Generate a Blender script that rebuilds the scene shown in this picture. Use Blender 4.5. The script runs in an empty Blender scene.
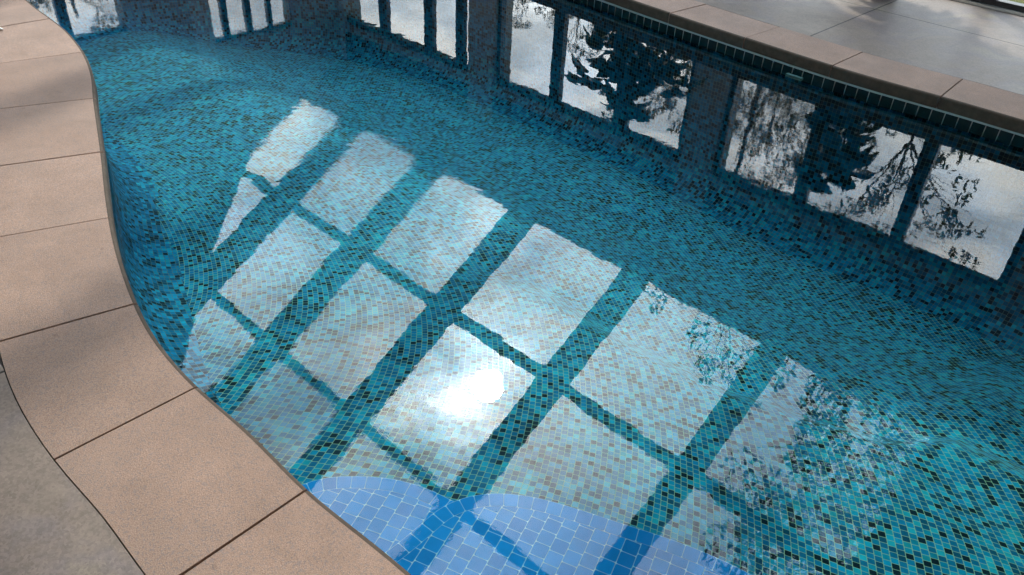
import bpy, bmesh, math, random
from mathutils import Vector, Matrix, noise
random.seed(7)
SC = bpy.context.scene
COL = SC.collection
R = math.radians

# ------------------------------------------------------------------ helpers
def link(o, parent=None):
    COL.objects.link(o)
    if parent is not None:
        o.parent = parent
    return o

def tag(o, label=None, cat=None, group=None, kind=None):
    if label: o['label'] = label
    if cat: o['category'] = cat
    if group: o['group'] = group
    if kind: o['kind'] = kind
    return o

def empty(name, loc=(0, 0, 0), **kw):
    o = bpy.data.objects.new(name, None)
    o.empty_display_size = 0.2
    link(o)
    o.location = loc
    return tag(o, **kw)

def obj(name, bm, mat, parent=None, smooth=False, off=None):
    """bmesh -> ONE mesh object; off = world point that becomes the origin of the mesh"""
    me = bpy.data.meshes.new(name)
    if off is not None:
        bmesh.ops.translate(bm, verts=bm.verts, vec=-Vector(off))
    bm.normal_update()
    bm.to_mesh(me); bm.free()
    if smooth:
        for p in me.polygons: p.use_smooth = True
    mats = mat if isinstance(mat, (list, tuple)) else [mat]
    for m in mats: me.materials.append(m)
    o = bpy.data.objects.new(name, me)
    link(o, parent)
    if off is not None and parent is None:
        o.location = off
    return o

def box(bm, x0, x1, y0, y1, z0, z1, bev=0.0):
    vs = [bm.verts.new((x, y, z)) for x in (x0, x1) for y in (y0, y1) for z in (z0, z1)]
    q = [(0, 1, 3, 2), (4, 6, 7, 5), (0, 4, 5, 1), (2, 3, 7, 6), (0, 2, 6, 4), (1, 5, 7, 3)]
    fs = [bm.faces.new([vs[i] for i in f]) for f in q]
    if bev > 0:
        es = list({e for f in fs for e in f.edges})
        bmesh.ops.bevel(bm, geom=es, offset=bev, segments=2, affect='EDGES', profile=0.5)
    return vs

def hexa(bm, pts):
    """8 points: bottom 4 (ccw) then top 4"""
    v = [bm.verts.new(p) for p in pts]
    for f in ((3, 2, 1, 0), (4, 5, 6, 7), (0, 1, 5, 4), (1, 2, 6, 5), (2, 3, 7, 6), (3, 0, 4, 7)):
        bm.faces.new([v[i] for i in f])

def tube(bm, pts, rads, seg=8):
    rings = []
    n = len(pts)
    for i, p in enumerate(pts):
        p = Vector(p)
        a = Vector(pts[max(i - 1, 0)]); b = Vector(pts[min(i + 1, n - 1)])
        d = (b - a).normalized()
        s = d.orthogonal().normalized() if i == 0 else (rings_dir - d * rings_dir.dot(d)).normalized()
        rings_dir = s
        t = d.cross(s)
        r = rads[i] if isinstance(rads, (list, tuple)) else rads
        rings.append([bm.verts.new(p + (s * math.cos(k * 2 * math.pi / seg) + t * math.sin(k * 2 * math.pi / seg)) * r) for k in range(seg)])
    for i in range(n - 1):
        for k in range(seg):
            bm.faces.new((rings[i][k], rings[i][(k + 1) % seg], rings[i + 1][(k + 1) % seg], rings[i + 1][k]))
    bm.faces.new(rings[0][::-1]); bm.faces.new(rings[-1])

def lathe(bm, prof, c=(0, 0, 0), seg=32):
    rings = [[bm.verts.new((c[0] + r * math.cos(k * 2 * math.pi / seg), c[1] + r * math.sin(k * 2 * math.pi / seg), c[2] + z)) for k in range(seg)] for r, z in prof]
    for i in range(len(rings) - 1):
        for k in range(seg):
            bm.faces.new((rings[i][k], rings[i][(k + 1) % seg], rings[i + 1][(k + 1) % seg], rings[i + 1][k]))
    bm.faces.new(rings[0][::-1])

# ------------------------------------------------------------------ node helpers
class NT:
    def __init__(s, name, world=False):
        if world:
            s.m = bpy.data.worlds.new(name)
        else:
            s.m = bpy.data.materials.new(name)
        s.m.use_nodes = True
        s.t = s.m.node_tree
        s.t.nodes.clear()
    def n(s, typ, props=None, **ins):
        nd = s.t.nodes.new(typ)
        for k, v in (props or {}).items(): setattr(nd, k, v)
        for k, v in ins.items():
            s.set(nd, k, v)
        return nd
    def set(s, nd, k, v):
        key = int(k[1:]) if k[0] == 'i' and k[1:].isdigit() else k.replace('_', ' ')
        sock = nd.inputs[key]
        if isinstance(v, bpy.types.NodeSocket): s.t.links.new(v, sock)
        elif isinstance(v, bpy.types.Node): s.t.links.new(v.outputs[0], sock)
        else: sock.default_value = v
    def math(s, op, a, b=None, c=None, clamp=False):
        kw = {'i0': a}
        if b is not None: kw['i1'] = b
        if c is not None: kw['i2'] = c
        return s.n('ShaderNodeMath', {'operation': op, 'use_clamp': clamp}, **kw).outputs[0]
    def mix(s, f, a, b, blend='MIX'):
        nd = s.n('ShaderNodeMix', {'data_type': 'RGBA', 'blend_type': blend})
        s.set(nd, 'i0', f); s.set(nd, 'i6', a); s.set(nd, 'i7', b)
        return nd.outputs[2]
    def ramp(s, f, stops, interp='LINEAR'):
        nd = s.n('ShaderNodeValToRGB', None, Fac=f)
        cr = nd.color_ramp; cr.interpolation = interp
        while len(cr.elements) < len(stops): cr.elements.new(0.5)
        for e, (p, c) in zip(cr.elements, stops):
            e.position = p; e.color = c if len(c) == 4 else (*c, 1)
        return nd.outputs[0]
    def noise(s, vec, scale, detail=3, rough=0.5, dist=0.0, dim='3D'):
        nd = s.n('ShaderNodeTexNoise', {'noise_dimensions': dim}, Scale=scale, Detail=detail, Roughness=rough, Distortion=dist)
        if vec is not None: s.set(nd, 'Vector', vec)
        return nd.outputs['Fac']
    def bump(s, h, strength=0.3, dist=0.01, normal=None):
        nd = s.n('ShaderNodeBump', None, Strength=strength, Distance=dist, Height=h)
        if normal is not None: s.set(nd, 'Normal', normal)
        return nd.outputs[0]
    def out(s, sh):
        o = s.n('ShaderNodeOutputMaterial'); s.t.links.new(sh if isinstance(sh, bpy.types.NodeSocket) else sh.outputs[0], o.inputs[0])
        return s.m
    def bsdf(s, col, rough=0.5, normal=None, spec=0.5, metal=0.0, **kw):
        nd = s.n('ShaderNodeBsdfPrincipled')
        s.set(nd, 'Base Color', col if isinstance(col, bpy.types.NodeSocket) else (*col, 1) if len(col) == 3 else col)
        s.set(nd, 'Roughness', rough); s.set(nd, 'Specular IOR Level', spec); s.set(nd, 'Metallic', metal)
        if normal is not None: s.set(nd, 'Normal', normal)
        for k, v in kw.items(): s.set(nd, k, v)
        return nd

def plain(name, col, rough=0.5, var=0.12, scale=6.0, bump=0.0, spec=0.5, metal=0.0, bscale=80):
    t = NT(name)
    co = t.n('ShaderNodeTexCoord').outputs['Object']
    nz = t.noise(co, scale, 4, 0.6)
    f = t.math('MULTIPLY_ADD', nz, 2 * var, 1 - var)
    c = t.mix(1.0, (*col, 1), t.n('ShaderNodeCombineColor', None, Red=f, Green=f, Blue=f).outputs[0], 'MULTIPLY')
    nrm = t.bump(t.noise(co, bscale, 3), bump, 0.005) if bump else None
    return t.out(t.bsdf(c, rough, nrm, spec, metal))

# ------------------------------------------------------------------ materials
def mosaic(name, size, palette, grout_col, grout=0.10, jitter=0.6, rough=0.45, curved=False, vary=0.5, darkwall=False):
    t = NT(name)
    uv = t.n('ShaderNodeUVMap').outputs[0]
    sep = t.n('ShaderNodeSeparateXYZ', None, Vector=uv)
    u = t.math('DIVIDE', sep.outputs[0], size)
    v = t.math('DIVIDE', sep.outputs[1], size)
    cu = t.math('FLOOR', u)
    # the sheets of mosaic do not line up perfectly: every column slides a little
    wn0 = t.n('ShaderNodeTexWhiteNoise', {'noise_dimensions': '1D'}, W=cu).outputs['Value']
    if curved:      # uv = (radius, angle): every column of pieces follows its own arc
        v = t.math('MULTIPLY', sep.outputs[1], t.math('ADD', cu, 0.5))
    v2 = t.math('MULTIPLY_ADD', wn0, jitter, v)
    cv = t.math('FLOOR', v2)
    cell = t.n('ShaderNodeCombineXYZ', None, X=cu, Y=cv, Z=0.0).outputs[0]
    wn = t.n('ShaderNodeTexWhiteNoise', {'noise_dimensions': '3D'}, Vector=cell)
    rnd = wn.outputs['Value']
    # clumps: the dark and the bright pieces gather loosely
    cl = t.noise(t.n('ShaderNodeVectorMath', {'operation': 'SCALE'}, i0=cell, Scale=0.16).outputs[0], 1.0, 2)
    key = t.math('ADD', t.math('MULTIPLY', rnd, 0.94), t.math('MULTIPLY', t.math('SUBTRACT', cl, 0.5), 0.55))
    if darkwall:    # wall pieces are darkest at the top and mix into the blue field lower down
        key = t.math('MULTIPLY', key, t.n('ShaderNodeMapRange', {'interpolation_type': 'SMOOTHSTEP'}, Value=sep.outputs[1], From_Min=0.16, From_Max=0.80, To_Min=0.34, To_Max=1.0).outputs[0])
    key = t.math('ADD', key, 0.03, clamp=True)
    col = t.ramp(key, palette, 'CONSTANT' if len(palette) > 4 else 'LINEAR')
    # shade inside a piece and between pieces
    sepc = t.n('ShaderNodeSeparateColor', None, Color=wn.outputs['Color'])
    br = t.math('MULTIPLY_ADD', sepc.outputs[1], vary, 1 - vary / 2)
    inn = t.noise(t.n('ShaderNodeCombineXYZ', None, X=u, Y=v2, Z=0.0).outputs[0], 1.3, 2)
    br = t.math('MULTIPLY', br, t.math('MULTIPLY_ADD', inn, vary, 1 - vary * 0.5))
    col = t.mix(1.0, col, t.n('ShaderNodeCombineColor', None, Red=br, Green=br, Blue=br).outputs[0], 'MULTIPLY')
    fu = t.math('ABSOLUTE', t.math('SUBTRACT', t.math('FRACT', u), 0.5))
    fv = t.math('ABSOLUTE', t.math('SUBTRACT', t.math('FRACT', v2), 0.5))
    mx = t.math('MAXIMUM', fu, fv)
    # slightly rounded corners
    rr = t.math('POWER', t.math('ADD', t.math('POWER', fu, 10.0), t.math('POWER', fv, 10.0)), 0.1)
    e = 0.5 - grout
    g = t.n('ShaderNodeMapRange', {'interpolation_type': 'SMOOTHSTEP'}, Value=rr, From_Min=e, From_Max=e + 0.05).outputs[0]
    gc = t.mix(t.noise(uv, 5.0, 2), (*[c * 0.75 for c in grout_col], 1), (*grout_col, 1))
    c = t.mix(g, col, gc)
    ro = t.math('MULTIPLY_ADD', g, 0.6, rough)
    nrm = t.bump(t.math('SUBTRACT', 1.0, g), 0.35, 0.002)
    return t.out(t.bsdf(c, ro, nrm, 0.02))

PAL = [(0.0, (0.003, 0.022, 0.034)), (0.15, (0.003, 0.080, 0.135)), (0.27, (0.003, 0.135, 0.235)), (0.43, (0.003, 0.190, 0.325)),
       (0.58, (0.002, 0.252, 0.385)), (0.74, (0.004, 0.305, 0.410)), (0.90, (0.012, 0.365, 0.420))]
M_MOS = mosaic('blue glass mosaic', 0.0228, PAL, (0.36, 0.56, 0.32), 0.066, 0.25)
M_WMOS = mosaic('wall mosaic darker at top', 0.0228, PAL, (0.16, 0.22, 0.17), 0.07, 0.25, darkwall=True)
M_FLOOR = mosaic('blue glass mosaic in arcs', 0.0228, PAL, (0.36, 0.56, 0.32), 0.066, 0.10, curved=True)
M_STEP = mosaic('plain blue step tile', 0.043, [(0.0, (0.004, 0.22, 0.56)), (0.5, (0.005, 0.26, 0.63)), (1.0, (0.007, 0.30, 0.70))], (0.62, 0.85, 0.88), 0.040, 1.0, vary=0.16)

def m_band():
    t = NT('black waterline tile')
    uv = t.n('ShaderNodeUVMap').outputs[0]
    sep = t.n('ShaderNodeSeparateXYZ', None, Vector=uv)
    u = t.math('DIVIDE', sep.outputs[0], 0.068)
    fu = t.math('ABSOLUTE', t.math('SUBTRACT', t.math('FRACT', u), 0.5))
    g = t.n('ShaderNodeMapRange', {'interpolation_type': 'SMOOTHSTEP'}, Value=fu, From_Min=0.455, From_Max=0.475).outputs[0]
    wn = t.n('ShaderNodeTexWhiteNoise', {'noise_dimensions': '1D'}, W=t.math('FLOOR', u)).outputs['Value']
    b = t.mix(wn, (0.004, 0.006, 0.008, 1), (0.012, 0.014, 0.016, 1))
    c = t.mix(g, b, (0.40, 0.32, 0.29, 1))
    return t.out(t.bsdf(c, t.math('MULTIPLY_ADD', g, 0.5, 0.15), t.bump(t.math('SUBTRACT', 1.0, g), 0.4, 0.002), 0.4))
M_BAND = m_band()

def m_coping():
    t = NT('pink exposed aggregate')
    co = t.n('ShaderNodeTexCoord').outputs['Object']
    fine = t.noise(co, 420, 3, 0.75)
    vor = t.n('ShaderNodeTexVoronoi', None, Vector=co, Scale=260.0)
    big = t.noise(co, 5, 4, 0.6)
    c = t.ramp(fine, [(0.30, (0.19, 0.118, 0.086)), (0.48, (0.395, 0.258, 0.195)), (0.60, (0.485, 0.325, 0.250)), (0.74, (0.66, 0.50, 0.40))])
    sv = t.n('ShaderNodeSeparateColor', None, Color=vor.outputs['Color']).outputs[0]
    c = t.mix(t.math('MULTIPLY', t.math('GREATER_THAN', sv, 0.80), 0.45), c, (0.20, 0.19, 0.20, 1))
    f = t.math('MULTIPLY_ADD', big, 0.5, 0.75)
    stone = t.n('ShaderNodeObjectInfo').outputs['Random']
    f = t.math('MULTIPLY', f, t.math('MULTIPLY_ADD', stone, 0.22, 0.90))
    c = t.mix(1.0, c, t.n('ShaderNodeCombineColor', None, Red=f, Green=f, Blue=f).outputs[0], 'MULTIPLY')
    # greyish weathering
    c = t.mix(t.math('MULTIPLY', t.ramp(t.noise(co, 2.3, 4, 0.65), [(0.45, (0, 0, 0)), (0.75, (1, 1, 1))]), 0.30), c, (0.19, 0.165, 0.15, 1))
    # darker damp blotches and a few drip marks
    dm = t.ramp(t.noise(co, 7.5, 5, 0.65, 1.2), [(0.56, (0, 0, 0)), (0.66, (1, 1, 1))])
    c = t.mix(t.math('MULTIPLY', dm, 0.16), c, (0.20, 0.14, 0.105, 1))
    drop = t.n('ShaderNodeTexVoronoi', None, Vector=co, Scale=11.0).outputs['Distance']
    dk = t.n('ShaderNodeMapRange', {'interpolation_type': 'SMOOTHSTEP'}, Value=drop, From_Min=0.05, From_Max=0.11, To_Min=1.0, To_Max=0.0).outputs[0]
    dk = t.math('MULTIPLY', dk, t.math('GREATER_THAN', t.noise(co, 1.7, 2), 0.54))
    c = t.mix(t.math('MULTIPLY', dk, 0.30), c, (0.15, 0.10, 0.08, 1))
    h = t.math('ADD', fine, t.math('MULTIPLY', vor.outputs['Distance'], 0.5))
    return t.out(t.bsdf(c, 0.8, t.bump(h, 0.5, 0.003), 0.3))
M_COP = m_coping()
M_NOSE = plain('shade-darkened stone nose', (0.095, 0.072, 0.055), 0.75, 0.5, 30, 0.3, spec=0.15)  # shade on the front face of the coping, painted in as a darker colour
M_JOINT = plain('dark joint', (0.02, 0.017, 0.015), 0.9)

def m_deck():
    t = NT('smooth grey concrete')
    co = t.n('ShaderNodeTexCoord').outputs['Object']
    sep = t.n('ShaderNodeSeparateXYZ', None, Vector=co)
    n1 = t.noise(co, 2.1, 5, 0.6, 0.6); n2 = t.noise(co, 9, 5, 0.7); n3 = t.noise(co, 300, 2, 0.7)
    c = t.ramp(n1, [(0.28, (0.165, 0.130, 0.112)), (0.46, (0.232, 0.180, 0.150)), (0.56, (0.212, 0.170, 0.160)), (0.70, (0.280, 0.228, 0.170))])
    f = t.math('ADD', t.math('MULTIPLY', n2, 0.55), t.math('MULTIPLY_ADD', n3, 0.5, 0.47))
    c = t.mix(1.0, c, t.n('ShaderNodeCombineColor', None, Red=f, Green=f, Blue=f).outputs[0], 'MULTIPLY')
    gr = t.n('ShaderNodeTexVoronoi', None, Vector=co, Scale=150.0).outputs['Color']
    gv = t.math('MULTIPLY_ADD', t.n('ShaderNodeSeparateColor', None, Color=gr).outputs[0], 0.30, 0.85)
    c = t.mix(1.0, c, t.n('ShaderNodeCombineColor', None, Red=gv, Green=gv, Blue=gv).outputs[0], 'MULTIPLY')
    sp_ = t.ramp(t.noise(co, 34, 4, 0.8), [(0.60, (0, 0, 0)), (0.70, (1, 1, 1))])
    c = t.mix(t.math('MULTIPLY', sp_, 0.35), c, (0.10, 0.085, 0.07, 1))
    blot = t.ramp(t.noise(co, 3.4, 5, 0.7, 0.8), [(0.50, (0, 0, 0)), (0.62, (1, 1, 1))])
    c = t.mix(t.math('MULTIPLY', blot, 0.30), c, (0.31, 0.25, 0.20, 1))  # warm blotches paint the garden's yellow reflection into the concrete colour
    # saw-cut joints: a grid of slabs
    def line(coord, origin, step):
        a = t.math('DIVIDE', t.math('SUBTRACT', coord, origin), step)
        d = t.math('MULTIPLY', t.math('ABSOLUTE', t.math('SUBTRACT', a, t.math('ROUND', a))), step)
        return t.n('ShaderNodeMapRange', None, Value=d, From_Min=0.0035, From_Max=0.0055, To_Min=1.0, To_Max=0.0).outputs[0]
    g = t.math('MAXIMUM', line(sep.outputs[0], -2.08, 1.53), line(sep.outputs[1], 5.735, 1.83))
    c = t.mix(g, c, (0.03, 0.025, 0.022, 1))
    rg = t.math('MULTIPLY_ADD', n2, 0.30, 0.36)
    h = t.math('SUBTRACT', t.math('MULTIPLY', n3, 0.06), g)
    return t.out(t.bsdf(c, rg, t.bump(h, 0.5, 0.003), 0.32))
M_DECK = m_deck()

def m_water():
    t = NT('clear pool water')
    co = t.n('ShaderNodeTexCoord').outputs['Object']
    fine = t.noise(co, 24, 1, 0.45, 0.3)
    mid = t.noise(co, 5.0, 2, 0.4, 0.4)
    ring = t.noise(co, 55, 2, 0.5, 1.0)
    patch = t.ramp(t.noise(co, 0.9, 2), [(0.42, (0, 0, 0)), (0.66, (1, 1, 1))])
    # livelier water round the inlet at the left bank
    sep = t.n('ShaderNodeVectorMath', {'operation': 'DISTANCE'}, i0=co, i1=(-3.3, 2.2, 0.0)).outputs['Value']
    inlet = t.n('ShaderNodeMapRange', {'interpolation_type': 'SMOOTHSTEP'}, Value=sep, From_Min=0.2, From_Max=1.5, To_Min=1.0, To_Max=0.0).outputs[0]
    amp = t.math('MULTIPLY_ADD', patch, 0.5, 0.5)
    amp = t.math('ADD', amp, t.math('MULTIPLY', inlet, 0.55))
    h = t.math('ADD', t.math('MULTIPLY', fine, 0.15), t.math('MULTIPLY', mid, 0.85))
    h = t.math('ADD', h, t.math('MULTIPLY', t.math('MULTIPLY', ring, patch), 0.10))
    h = t.math('MULTIPLY', h, amp)
    nrm = t.bump(h, 1.0, WATER_BUMP)
    fr = t.n('ShaderNodeFresnel', None, IOR=1.333, Normal=nrm).outputs[0]
    gl = t.n('ShaderNodeBsdfGlossy', None, Color=(1, 1, 1, 1), Roughness=0.0, Normal=nrm)
    tr = t.n('ShaderNodeBsdfTransparent', None, Color=(0.76, 0.95, 1.0, 1))
    mx = t.n('ShaderNodeMixShader', None, i0=fr, i1=tr.outputs[0], i2=gl.outputs[0])
    return t.out(mx)
WATER_BUMP = 0.0007
M_WATER = m_water()

def m_glass():
    t = NT('window glass')
    geo = t.n('ShaderNodeNewGeometry')
    c = t.math('ABSOLUTE', t.n('ShaderNodeVectorMath', {'operation': 'DOT_PRODUCT'}, i0=geo.outputs['Incoming'], i1=geo.outputs['Normal']).outputs['Value'])
    fr = t.math('MULTIPLY_ADD', t.math('POWER', t.math('SUBTRACT', 1.0, c), 5.0), 0.96, 0.04, clamp=True)   # same on both faces of the sheet
    gl = t.n('ShaderNodeBsdfGlossy', None, Color=(1, 1, 1, 1), Roughness=0.0)
    tr = t.n('ShaderNodeBsdfTransparent', None, Color=(0.96, 0.98, 0.97, 1))
    return t.out(t.n('ShaderNodeMixShader', None, i0=fr, i1=tr.outputs[0], i2=gl.outputs[0]))
M_GLASS = m_glass()
M_BLACK = plain('black powder coated aluminium', (0.012, 0.013, 0.014), 0.35)
M_TRACK = plain('bare aluminium track', (0.55, 0.55, 0.52), 0.35, metal=0.6)
M_BEAM = plain('dark stained timber', (0.030, 0.024, 0.020), 0.6, 0.3, 12, 0.2)
M_PALE = plain('pale bounce-light plaster', (0.62, 0.60, 0.57), 0.8)  # unseen rear wall and slope, made pale to bounce fill light into the hall
M_CEIL = plain('stained ceiling boards', (0.19, 0.175, 0.165), 0.7, 0.2, 3)
M_HEAD = plain('pale painted lintel', (0.42, 0.38, 0.37), 0.6)
M_WALL = plain('grey render', (0.34, 0.34, 0.34), 0.85, 0.15, 3, 0.3)
M_PILLAR = plain('light grey render', (0.46, 0.47, 0.48), 0.85, 0.15, 5, 0.3)
M_TRIM = plain('pale waterline trim', (0.38, 0.44, 0.42), 0.4)
M_POT = plain('terracotta pot glaze', (0.055, 0.035, 0.035), 0.35)
M_SOIL = plain('potting soil', (0.03, 0.02, 0.015), 0.95)
M_BARK = plain('grey bark', (0.10, 0.085, 0.07), 0.9, 0.4, 14, 0.6, bscale=30)
M_DBARK = plain('dark bark', (0.035, 0.03, 0.025), 0.9, 0.4, 14, 0.6, bscale=30)
M_PEBBLE = plain('white petal', (0.80, 0.80, 0.76), 0.6)

def m_leaf(name, a, b, gloss=0.45, trans=0.25):
    t = NT(name)
    geo = t.n('ShaderNodeNewGeometry')
    rnd = geo.outputs['Random Per Island']
    c = t.mix(rnd, (*a, 1), (*b, 1))
    bs = t.bsdf(c, gloss)
    tl = t.n('ShaderNodeBsdfTranslucent', None, Color=c)
    return t.out(t.n('ShaderNodeMixShader', None, i0=trans, i1=bs.outputs[0], i2=tl.outputs[0]))
M_GUM = m_leaf('gum leaves', (0.030, 0.040, 0.020), (0.075, 0.080, 0.040))
M_BUSH = m_leaf('olive shrub leaves', (0.055, 0.055, 0.028), (0.13, 0.115, 0.062))
M_PINE = m_leaf('pine needles', (0.022, 0.028, 0.014), (0.055, 0.055, 0.028))
M_FIG = m_leaf('glossy dark leaf', (0.010, 0.022, 0.012), (0.022, 0.045, 0.020), 0.25, 0.08)

def m_grass():
    t = NT('dry lawn')
    co = t.n('ShaderNodeTexCoord').outputs['Object']
    c = t.ramp(t.noise(co, 1.3, 6, 0.7), [(0.35, (0.07, 0.085, 0.018)), (0.5, (0.15, 0.14, 0.035)), (0.66, (0.25, 0.185, 0.05))])
    n3 = t.noise(co, 60, 3, 0.8)
    f = t.math('MULTIPLY_ADD', n3, 0.9, 0.5)
    c = t.mix(1.0, c, t.n('ShaderNodeCombineColor', None, Red=f, Green=f, Blue=f).outputs[0], 'MULTIPLY')
    return t.out(t.bsdf(c, 0.95, t.bump(n3, 0.8, 0.03), 0.2))
M_GRASS = m_grass()

# ------------------------------------------------------------------ pool outline
RAW = [(-0.83, .633), (-1.0, .618), (-1.18, .601), (-1.44, .600), (-1.67, .586), (-1.91, .593), (-2.14, .631), (-2.464, .716), (-2.81, .832),
       (-3.22, .985), (-3.74, 1.172), (-4.04, 1.285), (-4.34, 1.371), (-4.62, 1.425), (-4.89, 1.456), (-5.47, 1.485), (-6.3, 1.60), (-7.0, 1.95), (-7.4, 2.7),
       (-7.2, 3.5), (-6.5, 4.15), (-5.6, 4.5), (-4.6, 4.60), (-3.7, 4.56), (-3.16, 4.509), (-2.658, 4.468), (-2.32, 4.447), (-2.03, 4.428), (-1.741, 4.415),
       (-1.44, 4.42), (-1.146, 4.442), (-0.858, 4.45), (-0.5, 4.45), (0.1, 4.42), (0.8, 4.30), (1.6, 3.95), (2.15, 3.3), (2.3, 2.5), (2.0, 1.65), (1.35, 1.05), (0.6, .78), (-0.05, .68), (-0.5, .645)]
def catmull(P, per=10):
    out = []; n = len(P)
    for i in range(n):
        p0, p1, p2, p3 = [Vector(P[(i + k) % n]) for k in (-1, 0, 1, 2)]
        for j in range(per):
            t = j / per
            out.append(0.5 * ((2 * p1) + (p2 - p0) * t + (2 * p0 - 5 * p1 + 4 * p2 - p3) * t * t + (3 * p1 - p0 - 3 * p2 + p3) * t ** 3))
    return out
def resample(P, n):
    L = [0]
    for i in range(len(P)): L.append(L[-1] + (P[(i + 1) % len(P)] - P[i]).length)
    T = L[-1]; out = []; k = 0
    for j in range(n):
        s = T * j / n
        while L[k + 1] < s: k += 1
        out.append(P[k].lerp(P[(k + 1) % len(P)], (s - L[k]) / (L[k + 1] - L[k])))
    return out, T
N = 760
EDGE, PERIM = resample(catmull(RAW), N)
for _ in range(5):
    EDGE = [(EDGE[i - 1] + EDGE[i] * 2 + EDGE[(i + 1) % N]) / 4 for i in range(N)]
DS = PERIM / N
area = sum(EDGE[i].x * EDGE[(i + 1) % N].y - EDGE[(i + 1) % N].x * EDGE[i].y for i in range(N))
OUTN = []
for i in range(N):
    d = (EDGE[(i + 3) % N] - EDGE[i - 3]).normalized()
    nn = Vector((d.y, -d.x)) if area > 0 else Vector((-d.y, d.x))
    OUTN.append(nn)
def off(i, d):
    i %= N
    return EDGE[i] + OUTN[i] * d
def epoint(s, d):
    """point at fractional index s, offset outward d"""
    i = int(math.floor(s)); f = s - i
    return off(i, d).lerp(off(i + 1, d), f)
def nearest(p):
    p = Vector(p); b = min(range(N), key=lambda i: (EDGE[i] - p).length_squared)
    best = (1e9, b)
    for k in range(-10, 11):
        s = b + k / 10; q = epoint(s, 0); dd = (q - p).length_squared
        if dd < best[0]: best = (dd, s)
    return best[1] % N

DECK_Z = 0.124
pool = empty('swimming_pool', (-2.5, 2.5, 0.0), label='kidney-shaped indoor pool lined with blue glass mosaic, edged with pink stone coping', cat='pool')
def pobj(name, bm, mat, smooth=False):
    bmesh.ops.translate(bm, verts=bm.verts, vec=(2.5, -2.5, 0))
    return obj(name, bm, mat, pool, smooth)

def wide_at(s):
    p = EDGE[int(s) % N]
    return 0.040 * sst(-2.6, -3.4, p.x) * sst(2.6, 2.2, p.y)
def sst(a, b, x):
    t = min(1, max(0, (x - a) / (b - a))); return t * t * (3 - 2 * t)
# ---- coping stones, each one a part
PROF = [(0.000, 0.057), (-0.003, 0.064), (-0.003, 0.114), (-0.0005, 0.1205), (0.005, 0.1235), (0.010, 0.124), (0.372, 0.124), (0.372, 0.05)]
known = [(-5.041, 1.469), (-4.402, 1.369), (-3.769, 1.178), (-3.213, .972), (-2.692, .774), (-2.143, .631), (-1.679, .592), (-1.181, .601), (-0.66, .64),
         (-2.90, 4.49), (-2.319, 4.447), (-1.741, 4.415), (-1.146, 4.442), (-0.56, 4.45)]
js = sorted(nearest(p) for p in known)
joints = []
for a, b in zip(js, js[1:] + [js[0] + N]):
    L = (b - a) * DS
    m = max(1, round(L / 0.58))
    joints += [a + (b - a) * k / m for k in range(m)]
joints.sort()
GAP = 0.0032 / DS
for a, b in zip(joints, joints[1:] + [joints[0] + N]):
    bm = bmesh.new()
    seg = max(4, int((b - a) / 1.5))
    rings = []
    dz = random.uniform(-0.0012, 0.0012)
    for k in range(seg + 1):
        s = a + GAP + (b - a - 2 * GAP) * k / seg
        rings.append([bm.verts.new((*epoint(s, d + (wide_at(s) if d > .3 else 0)), z + dz)) for d, z in PROF])
    m = len(PROF)
    for k in range(seg):
        for j in range(m):
            bm.faces.new((rings[k][j], rings[k][(j + 1) % m], rings[k + 1][(j + 1) % m], rings[k + 1][j]))
    bm.faces.new(rings[0][::-1]); bm.faces.new(rings[-1])
    bmesh.ops.recalc_face_normals(bm, faces=bm.faces)
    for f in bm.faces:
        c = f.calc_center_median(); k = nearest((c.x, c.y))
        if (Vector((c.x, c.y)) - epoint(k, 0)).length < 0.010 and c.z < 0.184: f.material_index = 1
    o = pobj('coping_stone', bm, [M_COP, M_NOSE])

# ---- strips that follow the outline
def strip(name, prof, mat, step=1, smooth=True, vscale=1.0, double=False):
    """prof: list of (offset, z); uv = (arc, length along the profile)"""
    bm = bmesh.new(); uvl = bm.loops.layers.uv.new('UVMap')
    vl = [0]
    for (a, b), (c, d) in zip(prof, prof[1:]): vl.append(vl[-1] + math.hypot(c - a, d - b))
    rings = [[bm.verts.new((*off(i, d + (wide_at(i) if d > .3 else 0)), z)) for d, z in prof] for i in range(N)]
    for i in range(N):
        j = (i + 1) % N
        for k in range(len(prof) - 1):
            f = bm.faces.new((rings[i][k], rings[j][k], rings[j][k + 1], rings[i][k + 1]))
            for lp, (uu, vv) in zip(f.loops, ((i, k), (i + 1, k), (i + 1, k + 1), (i, k + 1))):
                lp[uvl].uv = (uu * DS, vl[vv])
    if area > 0:
        bmesh.ops.reverse_faces(bm, faces=bm.faces)
    return pobj(name, bm, mat, smooth)
strip('mortar_bed', [(0.02, 0.052), (0.368, 0.052), (0.368, 0.09)], M_JOINT)
strip('joint_filler', [(0.02, 0.090), (0.36, 0.090), (0.3748, 0.1190)], M_JOINT)
strip('coping_trim', [(0.02, 0.0562), (-0.001, 0.0562), (-0.001, 0.0460), (0.0405, 0.0460)], M_TRIM, smooth=False)
strip('waterline_tile_band', [(0.041, 0.059), (0.041, -0.070)], M_BAND)

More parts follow.
